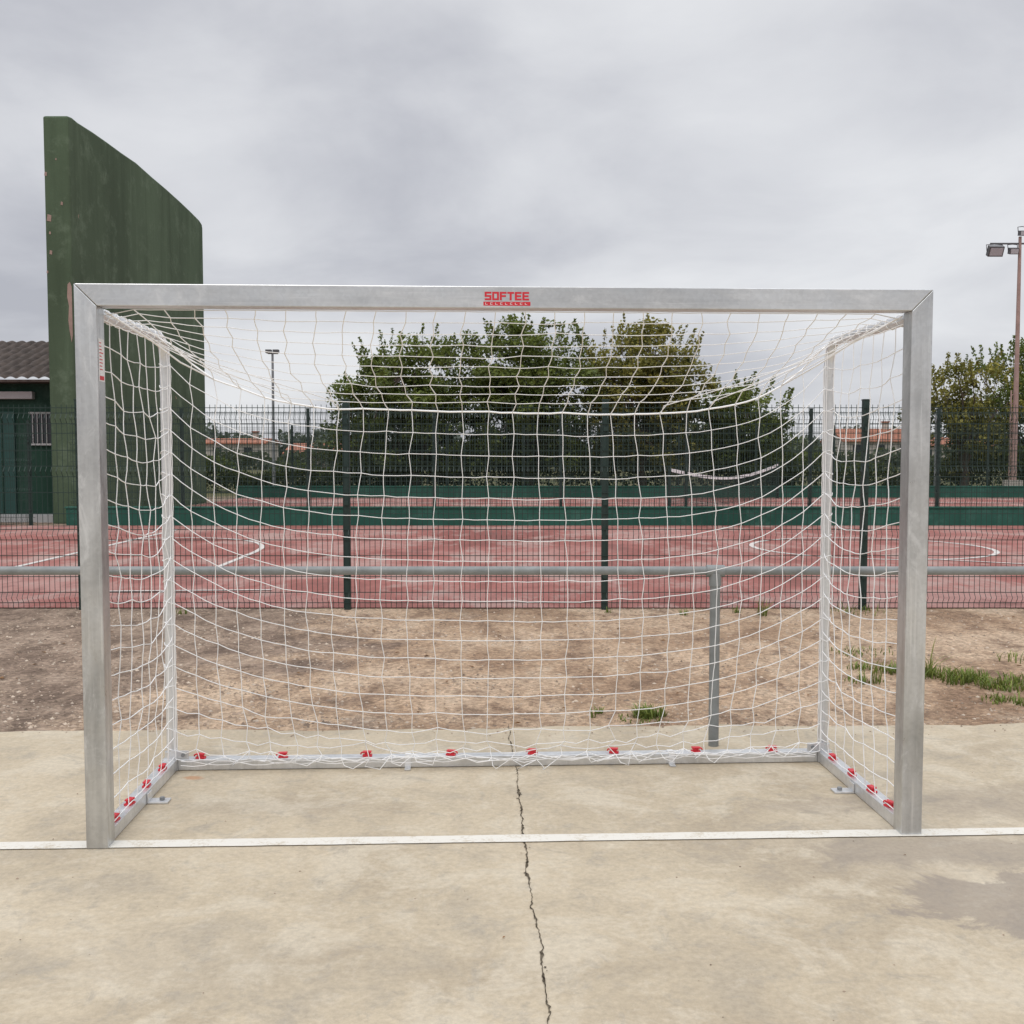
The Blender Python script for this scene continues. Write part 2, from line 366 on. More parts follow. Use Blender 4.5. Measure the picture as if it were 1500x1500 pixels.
# ------------------------------ net
splines=[]; heavy=[]
NC=27; NR=20
ze=[1.965-.0985*k for k in range(NR+1)]; ze[-1]=.060; ze[-2]=.10; ze[-3]=.19
zc=[1.650-.0900*k for k in range(17)]+[.150,.105,.072,.056]
J=rng.normal(0,1,(NR+1,NC+1,3))
colw=np.cumsum(rng.normal(0,.003,NC+1)); colw-=np.linspace(colw[0],colw[-1],NC+1)
def backpt(k,j,jit=True):
    u=j/NC; a=abs(2*u-1); n=5.2-2.8*(k/NR)
    asym=.05*(u-.5)
    p=1-a**n
    z=ze[k]+(zc[k]-ze[k]-asym*(1-k/NR))*p
    z-= .05*math.sin(math.pi*k/NR)*p*(1-a)**.5
    x=-1.505+3.01*u+colw[j]*(1-.5*k/NR)
    x+= -.045*math.sin(2*math.pi*u)*math.sin(math.pi*min(1,k/NR))
    y=YB-.035-(.10*(1-k/NR)+.05*math.sin(math.pi*k/NR))*p
    if k>=NR-2: y=YB-.045-.012*p*(k-NR+3)
    if jit and 0<j<NC:
        s=.0024 if k<NR-4 else .009
        x+=J[k,j,0]*s+(.0032 if (k+j)%2 else -.0032); z+=J[k,j,2]*s; y+=J[k,j,1]*.004
    return Vector((x,y,max(z,.012)))
B=[[backpt(k,j) for j in range(NC+1)] for k in range(NR+1)]
def strand(nodes,sag=.004,jt=.0008):
    out=[nodes[0]]
    for a,b in zip(nodes[:-1],nodes[1:]):
        m=(a+b)/2; m=m+Vector((random.gauss(0,jt),random.gauss(0,jt),-sag*random.random())); out+= [m,b]
    return out
for k in range(1,NR+1): splines.append(strand(B[k],.004 if k<17 else .02))
for j in range(0,NC+1): splines.append(strand([B[k][j] for k in range(NR+1)],.0))
heavy.append(strand(B[0],.003))
for q in range(2):
    pts=[]
    for j in range(0,NC*2+1):
        u=j/(NC*2); x=-1.48+2.96*u
        z=.062-.022*abs(math.sin(math.pi*(u*8.5+q*.4)))-.012*random.random(); pts.append(Vector((x,YB-.048-.012*q+random.gauss(0,.003),z)))
    splines.append(pts)
for j in range(1,NC):
    if random.random()<.75:
        a=B[NR-1][j]; splines.append([a,a+Vector((random.gauss(.02,.02),-.02,-.03)),a+Vector((random.gauss(.05,.02),-.022,-.045)),B[NR-1][min(NC,j+1)]])
NRf=10
JR=rng.normal(0,1,(NRf+1,NC+1,3))
R=[]
for t in range(NRf+1):
    row=[]; tt=t/NRf
    for j in range(NC+1):
        if t==NRf: row.append(B[0][j]); continue
        u=j/NC; a=abs(2*u-1); end=B[0][j]
        p=1-a**(3.0+2.2*tt)
        ys=.085+(end.y-.085)*tt
        zt=1.998+( (zc[0]-1.99)*p )*tt**1.12 -.02*math.sin(math.pi*tt)*p
        if j in(0,NC): zt=1.975
        x=-1.505+3.01*u+colw[j]*tt
        x+=-.05*math.sin(2*math.pi*u)*math.sin(math.pi*tt)
        if t>0 and 0<j<NC: x+=JR[t,j,0]*.0035+(.004 if (t+j)%2 else -.004); ys+=JR[t,j,1]*.005; zt+=JR[t,j,2]*.0025
        row.append(Vector((x,ys,zt)))
    R.append(row)
for t in range(0,NRf): splines.append(strand(R[t],.002))
for j in range(1,NC): splines.append(strand([R[t][j] for t in range(NRf+1)],.002))
NS=8
for sx in (-1,1):
    JS=rng.normal(0,1,(NR+1,NS+1,3)); S=[]
    for k in range(NR+1):
        row=[]; v=k/NR
        for j in range(NS+1):
            u=j/NS; sag=.06*math.sin(math.pi*u)*(1-.55*v)+.03*u*(1-v)
            z=1.97-1.91*v-sag*(math.sin(math.pi*min(1,v*1.0+.02))+.35*(1-v))
            if k==0: z=1.965-.01*math.sin(math.pi*u)
            y=.075+(YB-.03-.075)*u
            x=sx*(1.515-.04*math.sin(math.pi*u)*math.sin(math.pi*v))
            if 0<j<NS and 0<k<NR: x+=JS[k,j,0]*.004; y+=JS[k,j,1]*.005+(.006 if (k+j)%2 else -.006); z+=JS[k,j,2]*.005
            if k==NR: z=.062+.008*random.random(); x=sx*(1.515)
            row.append(Vector((x,y,z)))
        S.append(row)
    for k in range(0,NR+1): splines.append(strand(S[k],.004))
    for j in range(0,NS+1): splines.append(strand([S[k][j] for k in range(NR+1)],0))
    heavy.append([Vector((sx*1.5,.09,1.99)),Vector((sx*1.46,.45,1.94)),Vector((sx*1.40,.75,1.86)),B[0][2 if sx<0 else NC-2]])
    for q in range(3):
        j=(3+2*q) if sx<0 else NC-3-2*q
        splines.append(strand([Vector((sx*(1.49-.02*q),.12+.1*q,1.985)),Vector((sx*(1.46-.05*q),.5,1.93-.02*q)),B[0][j]+Vector((0,-.1,.03)),B[0][j]],.01))
    for k in range(1,NR):
        c=Vector((sx*1.535,YB,ze[k]))
        splines.append([c+Vector((.0255*math.cos(a),.0255*math.sin(a),.008*math.sin(2*a+k))) for a in np.linspace(0,2*math.pi,9)])
        splines.append([c+Vector((-sx*.027,-.01,0)),c+Vector((-sx*.030,-.012,-.05)),c+Vector((-sx*.027,-.01,-.095))])
    for q in range(1,9):
        y=.08+.1*q; c=Vector((sx*1.535,y,1.985))
        splines.append([c+Vector((.0255*math.cos(a),.012*math.sin(a),.0255*math.sin(a))) for a in np.linspace(0,2*math.pi,9)])
mb=MB()
for s in splines: mb.tube(s,.0021,M_net,4,False)
for s in heavy: mb.tube(s,.0040,M_net,6)
for k in range(1,NR):
    for j in range(1,NC):
        p=B[k][j]; r=.0040; mb.add([p+Vector(d)*r for d in ((1,0,0),(-1,0,0),(0,1,0),(0,-1,0),(0,0,1),(0,0,-1))],[(0,2,4),(2,1,4),(1,3,4),(3,0,4),(2,0,5),(1,2,5),(3,1,5),(0,3,5)],M_net)
mb.obj('net',G,smooth=True)

# ---------------------------------------------------------------- railing
mb=MB(); zr=.883
mb.tube([(-9,0,zr),(-3,0,zr),(1.0,0,zr),(5,0,zr),(9,0,zr)],.0215,M_rail,16)
for x in (-3.0,1.012-.0,5.02):
    mb.tube([(x,0,0.0),(x,0,zr-.09),(x-.002,0,zr-.03)],.0255,M_rail,16)
    mb.tube([(x,0,zr-.075),(x,0,zr-.012)],.0305,M_rail,16)
    mb.tube([(x-.045,0,zr),(x+.045,0,zr)],.0285,M_rail,16)
mb.obj('pipe_railing',loc=(0,5.27,0),smooth=True,auto=True)

# ---------------------------------------------------------------- welded mesh fences
def fence(name,x0,x1,y,zb,ht,posts,wr=.0027,post_w=.06,rz=0,step=.05,bends=(.12,.72,1.32,1.82)):
    vs=[];fs=[]
    def wire(p):
        o=len(vs)
        for (a,b,c) in p: vs.extend([(a-wr,b-wr,c),(a+wr,b-wr,c),(a,b+wr,c)])
        for i in range(len(p)-1):
            for j in range(3):
                q=(j+1)%3; fs.append((o+i*3+j,o+i*3+q,o+i*3+3+q,o+i*3+3+j))
    prof=[(0,.02)]
    for b in bends:
        if b+.06<ht: prof+=[(0,b-.05),(-.035,b),(0,b+.05)]
    prof.append((0,ht))
    nx=int((x1-x0)/step)
    for i in range(nx+1):
        x=x0+i*step; wire([(x,y+a,zb+c) for a,c in prof])
    zs=[]
    for b in bends:
        if b+.06<ht: zs+=[b-.05,b+.05]
    zs+=[.32,.52,.92,1.12,1.52,1.68,ht-.03]
    for z in zs:
        if z>ht: continue
        o=len(vs); w=wr*1.15
        for x in (x0,x1): vs.extend([(x,y-w*2,zb+z-w),(x,y,zb+z-w),(x,y,zb+z+w),(x,y-w*2,zb+z+w)])
        for j in range(4): q=(j+1)%4; fs.append((o+j,o+q,o+4+q,o+4+j))
    mb=MB(); mb.add(vs,fs,M_fence)
    h=post_w/2
    for px in posts:
        mb.box(px-h,px+h,y+.005,y+.005+post_w,zb,zb+ht+.04,M_fence)
        mb.box(px-h-.004,px+h+.004,y+.001,y+.009+post_w,zb+ht+.04,zb+ht+.052,M_fence)
        for b in (.3,1.0,1.7): mb.box(px-h*.7,px+h*.7,y-.012,y+.004,zb+b,zb+b+.04,M_fence)
    return mb.obj(name)
fence('wire_mesh_fence',-11.5,12.5,10.07,-.03,1.95,[-11.49,-9.03,-6.57,-4.10,-1.57,.885,3.35,5.81,8.27,10.73],wr=.0028)
fence('wire_mesh_fence',-9.0,19,21.72,.36,1.95,[-6.74,-4.16,-1.58,1.0,3.56,6.1,8.7,11.3,13.9,16.5],wr=.0030)
fence('wire_mesh_fence',-15.2,-9.75,21.72,-.03,2.1,[-15.1,-12.5,-9.86],wr=.0030)
fence('wire_mesh_fence',-10,26,35.1,.36,1.95,list(np.arange(-9.8,26,2.55)),wr=.0026)
def lowwall(x0,x1,y,t=.2,h=.36):
    mb=MB(); mb.box(x0,x1,y,y+t,-.1,h-.04,M_lowwall); mb.box(x0-.02,x1+.02,y-.02,y+t+.02,h-.038,h,M_lowwall); mb.obj('low_green_wall',bevel=.01)
lowwall(-9.1,24,21.66); lowwall(-9.1,28,35.0)

# ---------------------------------------------------------------- fronton wall
mb=MB()
top=[(22.3,8.38),(22.5,8.41),(22.8,8.40),(23.6,8.44),(24.4,8.46),(25.3,8.47),(26.3,8.50),(27.4,8.45),(28.5,8.42),(29.6,8.37),(30.6,8.31),(31.5,8.24),(31.76,8.18),(31.82,8.06)]
poly=[(22.3,-.05),(31.82,-.05)]+top[::-1]
mb.prism_yz(poly,-9.66,-9.13,M_fronton)
F=mb.obj('fronton_wall',bevel=.04)
mb=MB(); pp=[(-9.17,5.0),(-9.134,4.9),(-9.134,3.9),(-9.16,3.75),(-9.2,4.0),(-9.22,4.2),(-9.20,4.5),(-9.235,4.7),(-9.22,4.95)]
M_peel=simple('bare_render',(.36,.26,.22),.95,0,.2,3)
mb.add([(x,22.292,z) for x,z in pp],[tuple(range(len(pp)))],M_peel)
for cx,cz,s in ((-9.57,6.3,.05),(-9.55,5.6,.03),(-9.62,7.2,.03),(-9.3,6.6,.025),(-9.56,6.0,.02),(-9.63,5.2,.02),(-9.4,7.5,.015)):
    mb.add([(cx-s,22.292,cz-s),(cx+s*.8,22.292,cz-s*1.4),(cx+s,22.292,cz+s*1.2),(cx-s*.6,22.292,cz+s*1.7)],[(0,1,2,3)],M_peel)
o=mb.obj('bare_patches'); o.parent=F

# ---------------------------------------------------------------- tiled changing room on the left
C=empty('green_changing_room',(-12.9,23.2,0))
mb=MB(); mb.box(-3.6,3.2,0,5,-.05,3.0,M_bldg); mb.box(-3.6,3.2,-.5,0,-.05,.12,M_beam); mb.obj('walls',C)
mb=MB(); mb.box(-3.6,2.55,-.16,-.003,2.62,2.78,M_beam); mb.obj('pale_lintel_beam',C,bevel=.01)
mb=MB(); mb.box(-1.2,2.1,-.05,-.003,.13,2.35,M_door)
for i in range(9): mb.box(-1.15+i*.37,-1.12+i*.37,-.07,-.052,.15,2.33,M_bldg)
mb.obj('sliding_door',C)
mb=MB(); mb.box(2.45,2.95,-.03,-.003,1.65,2.3,M_glass)
for i in range(5): mb.tube([(2.5+i*.1,-.05,1.65),(2.5+i*.1,-.05,2.3)],.01,M_beam,6)
for z in (1.62,2.3): mb.box(2.42,2.98,-.06,-.032,z,z+.04,M_beam)
mb.obj('barred_window',C)
mb=MB(); nx,ny=220,12; vs=[];fs=[]
for j in range(ny+1):
    for i in range(nx+1):
        x=-3.9+7.2*i/nx; y=-.55+3.2*j/ny; z=3.02+ (y+.55)*.34+.05*abs(math.sin(x*math.pi/.24))+(.025 if j%2 else 0); vs.append((x,y,z))
for j in range(ny):
    for i in range(nx): a=j*(nx+1)+i; fs.append((a,a+1,a+nx+2,a+nx+1))
mb.add(vs,fs,M_tile); mb.box(-3.9,3.3,-.52,2.6,2.96,3.01,M_tile); mb.obj('tiled_roof',C)

# ---------------------------------------------------------------- houses
def house(x,y,w,d,h,rh,name,floors=1):
    E=empty(name,(x,y,0)); mb=MB(); mb.box(-w/2,w/2,0,d,-.1,h,M_house)
    mb.add([(-w/2,0,h),(-w/2,d,h),(-w/2,d/2,h+rh*.96)],[(0,2,1)],M_house); mb.add([(w/2,0,h),(w/2,d,h),(w/2,d/2,h+rh*.96)],[(0,1,2)],M_house); mb.obj('walls',E)
    mb=MB(); o=.4
    for s in (0,1):
        y0=-o if s==0 else d+o; zl=h-o*rh/(d/2)
        mb.add([(-w/2-o,y0,zl),(w/2+o,y0,zl),(w/2+o,d/2,h+rh),(-w/2-o,d/2,h+rh),(-w/2-o,y0,zl-.15),(w/2+o,y0,zl-.15),(w/2+o,d/2,h+rh-.15),(-w/2-o,d/2,h+rh-.15)],[(0,1,2,3),(7,6,5,4),(0,4,5,1),(1,5,6,2),(0,3,7,4)],M_orange)
    mb.obj('roof',E)
    mb=MB(); n=max(2,int(w/2.6))
    for i in range(n):
        cx=-w/2+(i+.5)*w/n; mb.box(cx-.45,cx+.45,-.06,-.01,1.0,h-.6,M_glass); mb.box(cx-.55,cx+.55,-.12,-.01,.88,.98,M_house)
    mb.obj('windows',E)
    mb=MB(); mb.box(w*.2,w*.2+.6,d*.5-.3,d*.5+.3,h+rh*.4,h+rh+.7,M_house); mb.box(w*.2-.1,w*.2+.7,d*.5-.4,d*.5+.4,h+rh+.7,h+rh+.85,M_orange); mb.obj('chimney',E)
house(41.5,120,8,8,2.9,1.3,'white_house'); house(53,128,9,8,2.4,.9,'white_house')
house(-17.5,95,5.0,7,1.5,.8,'white_house'); house(-32,122,7,8,2.6,.5,'white_house')

# ---------------------------------------------------------------- foliage
def leaves_mesh(name,pos,nrm,size,cols,wood=None,loc=(0,0,0),parent=None):
    n=len(pos)
    r=rng.normal(0,1,(n,3)); t=np.cross(nrm,r); t/=np.linalg.norm(t,axis=1)[:,None]+1e-9; b=np.cross(nrm,t)
    s=size[:,None]
    q=np.stack([pos-t*s*.5,pos-b*s*.32+nrm*s*.06,pos+t*s*.55,pos+b*s*.32+nrm*s*.06],1).reshape(-1,3)
    wv=wood.v if wood else []; wf=wood.f if wood else []
    nv=len(wv); V=np.concatenate([np.array(wv).reshape(-1,3),q]) if nv else q
    me=bpy.data.meshes.new(name)
    faces=list(wf)+[(nv+4*i,nv+4*i+1,nv+4*i+2,nv+4*i+3) for i in range(n)]
    me.from_pydata(V.tolist(),[],faces); me.materials.append(M_leaf); me.materials.append(M_bark)
    me.polygons.foreach_set('material_index',[1]*len(wf)+[0]*n)
    ca=me.color_attributes.new('Col','FLOAT_COLOR','POINT')
    c=np.ones((len(V),4)); c[:nv,:3]=.1; c[nv:,:3]=np.repeat(cols,4,axis=0); ca.data.foreach_set('color',c.ravel())
    me.update(); o=bpy.data.objects.new(name,me); o.location=loc; scene.collection.objects.link(o)
    if parent: o.parent=parent
    return o
def unit(n):
    v=rng.normal(0,1,(n,3)); return v/np.linalg.norm(v,axis=1)[:,None]
def tree(name,x,y,H,rx,ry,zlow,clumps,base,tip,per=120,leaf=.135,shoots=25,seed=0,boxy=3.0):
    global rng
    rng=np.random.default_rng(seed+100); random.seed(seed)
    wood=MB(); zc0=(H+zlow)/2; rz=(H-zlow)/2
    th=max(1.0,zlow+.5)
    wood.tube([(0,0,-.1),(.05,0,th*.5),(random.uniform(-.15,.15),random.uniform(-.1,.1),th)],[.2,.16,.13],M_bark,8)
    C=[];Rr=[]
    nl=9; limbs=[]
    for i in range(nl):
        a=2*math.pi*i/nl+random.uniform(-.3,.3); el=random.uniform(.25,1.3)
        e=Vector((rx*.62*math.cos(a)*math.cos(el),ry*.62*math.sin(a)*math.cos(el),zc0+rz*.65*math.sin(el)-rz*.15))
        m=Vector((e.x*.45,e.y*.45,th+(e.z-th)*.55)); wood.tube([(0,0,th-.15),m,e],[.09,.06,.03],M_bark,6); limbs+= [m,e]
    for i in range(clumps):
        d=unit(1)[0]; rr=rng.random()**.42
        q=1/((abs(d[0])**boxy+abs(d[2])**boxy+abs(d[1])**boxy)**(1/boxy)); q=min(q,1.35)
        lump=(1+.13*math.sin(3.1*math.atan2(d[1],d[0])+seed)+.12*math.sin(5*d[2]+6*d[0]+seed)+.10*math.sin(9*d[0]+7*d[2]+seed*2))*q
        c=np.array([d[0]*rx*rr*lump,d[1]*ry*rr*lump,zc0+d[2]*rz*rr*min(lump,1.12)])
        C.append(c); Rr.append(rng.uniform(.26,.58)*(1.15-.3*rr))
        if i%3==0:
            lm=min(limbs,key=lambda p:(p-Vector(c)).length); mid=(lm+Vector(c))/2+Vector((0,0,-.1)); wood.tube([lm,mid,Vector(c)],[.03,.02,.008],M_bark,4)
    pos=[];nrm=[];sz=[];cl=[]
    base=np.array(base);tip=np.array(tip)
    for c,r in zip(C,Rr):
        n=int(per*(r/.42)**2); d=unit(n); rad=r*rng.random(n)**.45
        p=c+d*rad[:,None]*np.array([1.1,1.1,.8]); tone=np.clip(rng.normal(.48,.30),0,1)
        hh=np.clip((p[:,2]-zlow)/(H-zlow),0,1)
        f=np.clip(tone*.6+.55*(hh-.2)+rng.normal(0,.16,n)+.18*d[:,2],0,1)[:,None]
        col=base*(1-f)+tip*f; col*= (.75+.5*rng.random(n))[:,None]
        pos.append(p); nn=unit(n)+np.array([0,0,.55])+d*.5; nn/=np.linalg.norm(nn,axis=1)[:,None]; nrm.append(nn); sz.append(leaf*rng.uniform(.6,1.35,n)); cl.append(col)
    for i in range(shoots):
        a=rng.uniform(0,2*math.pi); q=rng.random()**.6
        p0=np.array([rx*.95*q*math.cos(a),ry*.85*q*math.sin(a),zc0+rz*.75*(1-q**3*.5)]); L=rng.uniform(.5,1.15)
        dr=np.array([math.cos(a)*.35*q+rng.normal(0,.15),math.sin(a)*.3*q,1.0]); p1=p0+dr*L
        wood.tube([p0-dr*.3,p1],[.014,.005],M_bark,4)
        n=int(46*L); t=rng.random(n); p=p0+dr*L*t[:,None]+rng.normal(0,.095,(n,3))*(1.15-t)[:,None]
        pos.append(p); nrm.append(unit(n)); sz.append(leaf*rng.uniform(.6,1.2,n)); f=rng.uniform(.5,1,n)[:,None]; cl.append((base*(1-f)+tip*f))
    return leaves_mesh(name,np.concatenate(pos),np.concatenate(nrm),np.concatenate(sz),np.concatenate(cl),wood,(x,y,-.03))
dk=(.017,.030,.010); md=(.185,.235,.050); yl=(.33,.30,.07)
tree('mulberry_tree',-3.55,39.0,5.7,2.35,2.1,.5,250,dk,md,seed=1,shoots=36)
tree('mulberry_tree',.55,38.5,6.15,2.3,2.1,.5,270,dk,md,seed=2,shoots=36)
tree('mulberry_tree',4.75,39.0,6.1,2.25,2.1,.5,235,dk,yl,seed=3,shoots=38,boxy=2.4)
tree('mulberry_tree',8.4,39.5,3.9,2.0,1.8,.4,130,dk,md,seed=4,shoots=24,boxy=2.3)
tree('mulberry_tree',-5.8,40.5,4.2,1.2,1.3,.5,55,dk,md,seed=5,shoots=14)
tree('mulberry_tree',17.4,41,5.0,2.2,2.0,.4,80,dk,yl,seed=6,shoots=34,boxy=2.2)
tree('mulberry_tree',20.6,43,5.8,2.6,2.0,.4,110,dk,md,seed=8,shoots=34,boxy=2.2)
def band(name,x0,x1,y,h,n,depth=3,hv=.4,leaf=.2,base=dk,tip=md,seed=0):
    global rng
    rng=np.random.default_rng(seed+500)
    xs=rng.uniform(x0,x1,n); hh=h*(1-hv+hv*(np.sin(xs*.9+seed)*.35+np.sin(xs*2.3+seed*2)*.3+np.sin(xs*.33)*.35+.4))
    z=hh*rng.random(n)**.6; ys=y+rng.uniform(-depth/2,depth/2,n)
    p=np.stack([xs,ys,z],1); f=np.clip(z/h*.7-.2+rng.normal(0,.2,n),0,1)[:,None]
    base=np.array(base);tip=np.array(tip)
    leaves_mesh(name,p,unit(n),leaf*rng.uniform(.6,1.4,n),(base*(1-f)+tip*f)*(.7+.6*rng.random(n))[:,None])
band('hedge',-13,-4.5,40,1.5,9000,2,.5,.14,seed=1)
band('hedge',-5,11,41.5,2.4,18000,2.0,.35,.15,seed=2)
band('hedge',10,25,42,1.7,10000,2,.5,.14,seed=3)
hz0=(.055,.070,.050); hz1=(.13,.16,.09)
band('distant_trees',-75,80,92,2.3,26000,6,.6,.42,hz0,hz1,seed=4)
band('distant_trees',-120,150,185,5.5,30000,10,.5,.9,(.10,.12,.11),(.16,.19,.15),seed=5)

# ---------------------------------------------------------------- tennis net
T=empty('tennis_net',(0,0,0)); a=Vector((3.7,25,0)); b=Vector((8.6,34.4,0))
mb=MB()
for p in (a,b): mb.tube([p+Vector((0,0,-.03)),p+Vector((0,0,1.12))],.045,M_fence,10); mb.tube([p+Vector((0,0,1.12)),p+Vector((0,0,1.15))],.055,M_fence,10)
mb.obj('posts',T)
def tz(t): return 1.10-.30*math.sin(math.pi*t)
mb=MB(); n=60; d=(b-a).normalized(); nr=Vector((-d.y,d.x,0))*.012
for i in range(n):
    p,q=a.lerp(b,i/n),a.lerp(b,(i+1)/n); z0,z1=tz(i/n),tz((i+1)/n)
    for s in (1,-1):
        mb.add([p+nr*s+Vector((0,0,z0-.08)),q+nr*s+Vector((0,0,z1-.08)),q+nr*s+Vector((0,0,z1)),p+nr*s+Vector((0,0,z0))],[(0,1,2,3)],M_net)
mb.obj('tape',T)
mb=MB()
for i in range(190):
    p=a.lerp(b,i/190); mb.tube([p+Vector((0,0,.05)),p+Vector((0,0,tz(i/190)-.05))],.004,M_fence,3,False)
for j in range(15):
    mb.tube([a.lerp(b,i/20)+Vector((0,0,.05+(tz(i/20)-.1)*j/15)) for i in range(21)],.004,M_fence,3,False)
mb.obj('mesh',T)

# ---------------------------------------------------------------- floodlight poles
mb=MB()
mb.tube([(0,0,0),(0,0,3.2),(0,0,8.75)],[.10,.085,.05],M_pole,10)
mb.tube([(-.16,0,.3),(-.16,0,3.6)],.03,M_pole,6)
for i in range(11): mb.tube([(-.16,0,.4+i*.3),(0,0,.55+i*.3)],.012,M_pole,5)
mb.box(-.28,.22,-.22,.22,-.03,.55,M_house)
mb.tube([(-1.0,0,8.52),(1.0,0,8.52)],.03,M_lamp,8)
def flood(x,z,tilt=.5,s=1.0):
    M=Matrix.Translation((x,-.08,z))@Matrix.Rotation(tilt,4,'X')
    mb.box(-.25*s,.25*s,-.09,.09,-.17*s,.17*s,M_lamp,M); mb.box(-.21*s,.21*s,-.105,-.092,-.13*s,.13*s,M_lens,M)
    mb.tube([(x-.27*s,-.05,z),(x-.27*s,0,z+.22),(x,0,z+.24),(x+.27*s,0,z+.22),(x+.27*s,-.05,z)],.015,M_lamp,6)
flood(-.86,8.26); flood(-.25,8.26,.3,.6); flood(.82,8.26); flood(.05,8.85,.2,.5)
mb.obj('floodlight_pole',loc=(17.12,36.3,-.03))
mb=MB()
mb.tube([(0,0,0),(0,0,5.0)],[.06,.04],M_steelpole,8); mb.tube([(-.16,0,5.0),(.2,0,5.0)],.025,M_steelpole,6)
for x in (-.12,.14): mb.box(x-.11,x+.09,-.12,.08,5.02,5.13,M_lamp); mb.box(x-.09,x+.07,-.10,.06,5.0,5.018,M_lens)
mb.obj('floodlight_pole',loc=(-8.5,38,-.03))
mb=MB(); mb.tube([(0,0,0),(0,0,2.9)],.03,M_steelpole,6); mb.tube([(0,0,2.9),(.2,0,2.98)],.03,M_steelpole,6); mb.obj('street_lamp',loc=(14.9,37.5,-.03))

# ---------------------------------------------------------------- gravel, weeds, litter
rng=np.random.default_rng(3); random.seed(3)
mb=MB()
def stone(x,y,z,r,mat=M_stone):
    s=r*rng.uniform(.6,1.3,6); mb.add([(x+s[0],y,z),(x-s[1],y,z),(x,y+s[2],z),(x,y-s[3],z),(x,y,z+s[4]*.7),(x,y,z-r*.3)],[(0,2,4),(2,1,4),(1,3,4),(3,0,4),(2,0,5),(1,2,5),(3,1,5),(0,3,5)],mat)
for i in range(16000):
    y=5.72+4.4*rng.random()**1.3; x=rng.uniform(-4.5,4.8)
    if rng.random()>.35+.65*math.sin(x*1.7+y*2.1)**2: continue
    stone(x,y,-.029,.003+.013*rng.random()**4+(.003 if x<-1 else 0),M_stone2 if rng.random()<.3 else M_stone)
for i in range(400): stone(rng.uniform(-3,3),5.58+rng.normal(0,.08),.001 if rng.random()<.4 else -.028,.003+.005*rng.random())
for i in range(160): stone(rng.uniform(-2.6,2.6),rng.uniform(2.4,5.5),.001,.0015+.0035*rng.random()**3)
mb.obj('gravel')
mb=MB()
for i in range(130):
    on=rng.random()<.12; x=rng.uniform(-4,4.6); y=rng.uniform(3,5.5) if on else rng.uniform(5.75,9.8); z=.003 if on else -.022; r=(.007 if on else .022)*rng.uniform(.5,1.2); a=rng.uniform(0,6.28)
    c,s=math.cos(a),math.sin(a); mb.add([(x-r*c,y-r*s,z),(x+r*.5*s,y-r*.5*c,z+r*.3),(x+r*c,y+r*s,z+.002),(x-r*.5*s,y+r*.5*c,z+r*.45)],[(0,1,2,3)],M_deadleaf)
mb.obj('fallen_leaves')
def tuft(name,spots,seed):
    global rng
    rng=np.random.default_rng(seed); V=[];F=[];Cc=[]
    for (cx,cy,R,H,n) in spots:
        for i in range(n):
            a=rng.uniform(0,6.28); q=R*rng.random()**.7; x=cx+q*math.cos(a); y=cy+q*math.sin(a)*.8; L=H*rng.uniform(.35,1.1); w=.0025+.003*rng.random()
            la=rng.uniform(0,6.28); ln=L*rng.uniform(.15,.9); dx,dy=math.cos(la),math.sin(la); px,py=-dy,dx
            o=len(V); c=np.array((.085,.13,.03))*(1+1.3*rng.random())+np.array((.10,.06,.01))*rng.random()
            for t,ww in ((0,1),(.4,.9),(.75,.6),(1,.08)):
                X=x+dx*ln*t*t; Y=y+dy*ln*t*t; Z=-.03+L*t*(1-.25*t)
                V+=[(X-px*w*ww,Y-py*w*ww,Z),(X+px*w*ww,Y+py*w*ww,Z)]; Cc+=[c*(.6+.6*t)]*2
            F+=[(o,o+1,o+3,o+2),(o+2,o+3,o+5,o+4),(o+4,o+5,o+7,o+6)]
    me=bpy.data.meshes.new(name); me.from_pydata(V,[],F); me.materials.append(M_leaf)
    ca=me.color_attributes.new('Col','FLOAT_COLOR','POINT'); c=np.ones((len(V),4)); c[:,:3]=np.array(Cc); ca.data.foreach_set('color',c.ravel())
    ob=bpy.data.objects.new(name,me); scene.collection.objects.link(ob)
tuft('grass',[(.78,5.98,.10,.09,170),(.74,5.9,.16,.03,80),(.50,6.05,.03,.05,25),(.46,5.95,.015,.12,6),
  (2.62,7.2,.14,.08,120),(2.78,7.1,.18,.10,190),(2.98,6.9,.18,.11,230),(2.80,7.05,.05,.36,16),(2.84,6.8,.04,.25,12),(3.12,6.7,.16,.09,170),(3.32,6.85,.16,.10,90),(3.1,6.25,.12,.09,130),(2.95,6.35,.14,.05,90),(3.3,6.5,.12,.08,90),
  (2.42,7.3,.10,.07,70),(2.35,6.85,.06,.28,16),(2.3,6.9,.14,.06,60),(3.8,7.6,.3,.10,90),(2.6,7.9,.25,.05,90),
  (1.6,9.75,.05,.08,18),(-3.1,9.8,.1,.07,25),(.9,9.9,.06,.08,12),(3.2,9.9,.3,.10,60),(2.1,9.9,.05,.08,20),(2.3,9.7,.05,.25,18)],9)

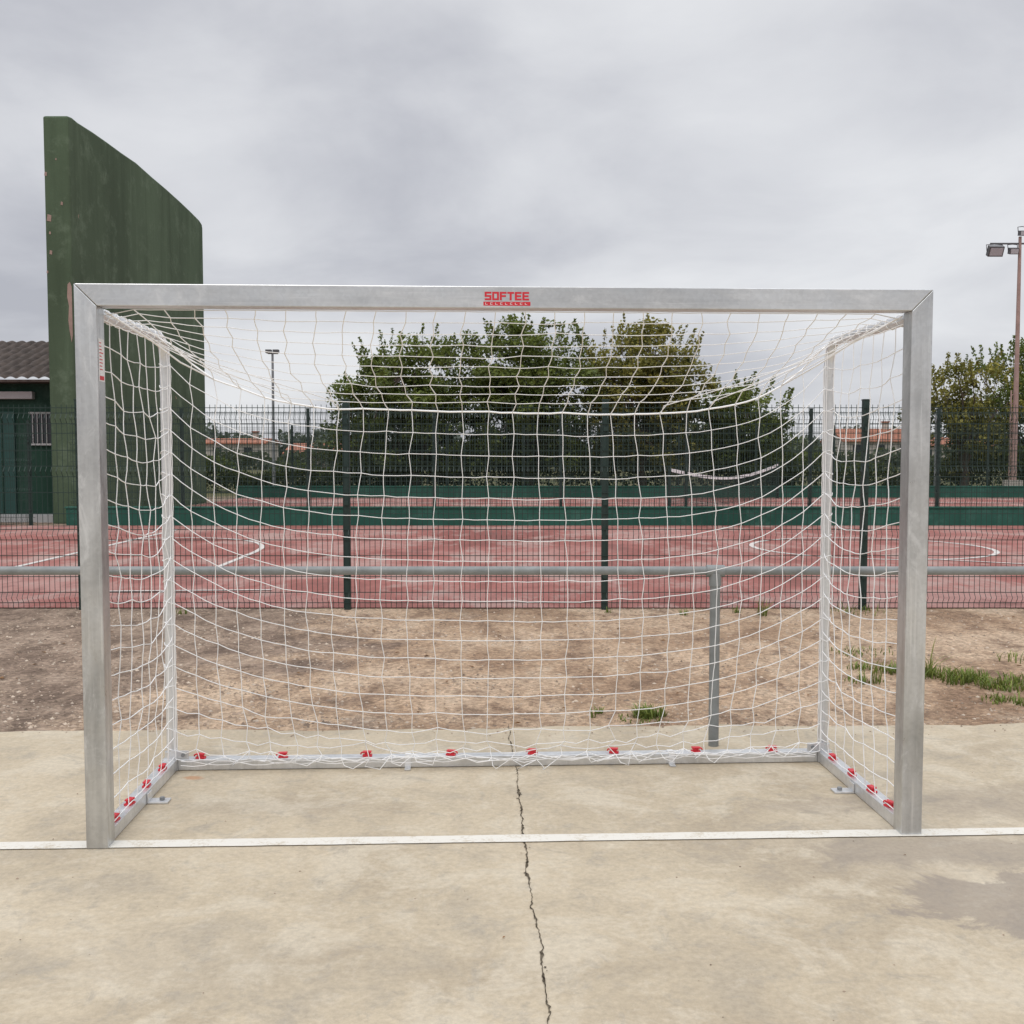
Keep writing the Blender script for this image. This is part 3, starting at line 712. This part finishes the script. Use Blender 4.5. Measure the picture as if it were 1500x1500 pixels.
# ---------------------------------------------------------------- sky & light
w=bpy.data.worlds.new('World'); scene.world=w; w.use_nodes=True; t=w.node_tree; t.nodes.clear()
def N(x,**k):
    n=t.nodes.new(x)
    for a,b in k.items(): setattr(n,a,b)
    return n
def Mth(op,a,b=0,c=0):
    x=N('ShaderNodeMath',operation=op)
    for i,v in enumerate((a,b,c)):
        if isinstance(v,(int,float)): x.inputs[i].default_value=v
        else: t.links.new(v,x.inputs[i])
    return x.outputs[0]
out=N('ShaderNodeOutputWorld'); bg=N('ShaderNodeBackground'); t.links.new(bg.outputs[0],out.inputs[0]); bg.inputs[1].default_value=.1
sky=N('ShaderNodeTexSky',sky_type='NISHITA'); sky.sun_disc=False; sky.sun_elevation=math.radians(55); sky.sun_rotation=math.radians(200)
tc=N('ShaderNodeTexCoord'); sp=N('ShaderNodeSeparateXYZ'); t.links.new(tc.outputs['Generated'],sp.inputs[0])
zz=Mth('ADD',Mth('MAXIMUM',sp.outputs[2],0),.30)
cb=N('ShaderNodeCombineXYZ'); t.links.new(Mth('DIVIDE',sp.outputs[0],zz),cb.inputs[0]); t.links.new(Mth('DIVIDE',sp.outputs[1],zz),cb.inputs[1])
mp=N('ShaderNodeMapping'); mp.inputs['Location'].default_value=(5.3,.4,0); mp.inputs['Scale'].default_value=(.9,.9,1); t.links.new(cb.outputs[0],mp.inputs[0])
def nz(s,d,r,di=0):
    x=N('ShaderNodeTexNoise'); x.inputs['Scale'].default_value=s; x.inputs['Detail'].default_value=d; x.inputs['Roughness'].default_value=r; x.inputs['Distortion'].default_value=di
    t.links.new(mp.outputs[0],x.inputs['Vector']); return x.outputs[0]
den=Mth('ADD',Mth('MULTIPLY',nz(1.0,2,.45,.2),.62),Mth('MULTIPLY',nz(2.4,6,.55,.3),.38))
rp=N('ShaderNodeValToRGB'); t.links.new(den,rp.inputs[0]); e=rp.color_ramp.elements
for i in range(2): e.new(.5)
for i,(p,c) in enumerate(((.38,(.47,.48,.53)),(.45,(.575,.585,.63)),(.52,(.69,.70,.735)),(.61,(.80,.81,.835)))): e[i].position=p; e[i].color=(*c,1)
up=N('ShaderNodeMapRange'); up.inputs['From Min'].default_value=.38; up.inputs['From Max'].default_value=1; up.inputs['To Min'].default_value=10; up.inputs['To Max'].default_value=24; t.links.new(sp.outputs[2],up.inputs['Value'])
vm=N('ShaderNodeVectorMath',operation='SCALE'); t.links.new(rp.outputs[0],vm.inputs[0]); t.links.new(up.outputs[0],vm.inputs['Scale'])
mx=N('ShaderNodeMix',data_type='RGBA'); mx.inputs[0].default_value=.95; t.links.new(sky.outputs[0],mx.inputs[6]); t.links.new(vm.outputs[0],mx.inputs[7]); t.links.new(mx.outputs[2],bg.inputs[0])
sun=bpy.data.lights.new('sun','SUN'); sun.energy=.8; sun.angle=math.radians(25); sun.color=(1,.94,.86)
so=bpy.data.objects.new('sun',sun); scene.collection.objects.link(so)
el,az=math.radians(55),math.radians(200)
d=Vector((math.sin(az)*math.cos(el),math.cos(az)*math.cos(el),math.sin(el))); so.rotation_euler=d.to_track_quat('Z','Y').to_euler()

# ---------------------------------------------------------------- camera
cd=bpy.data.cameras.new('camera'); cam=bpy.data.objects.new('camera',cd); scene.collection.objects.link(cam)
cam.location=(0,0,1.472); cam.rotation_euler=(math.pi/2-.0562,0,0); cd.sensor_width=36; cd.lens=36*1558/1500; cd.clip_end=2000; cd.clip_start=.05
scene.camera=cam
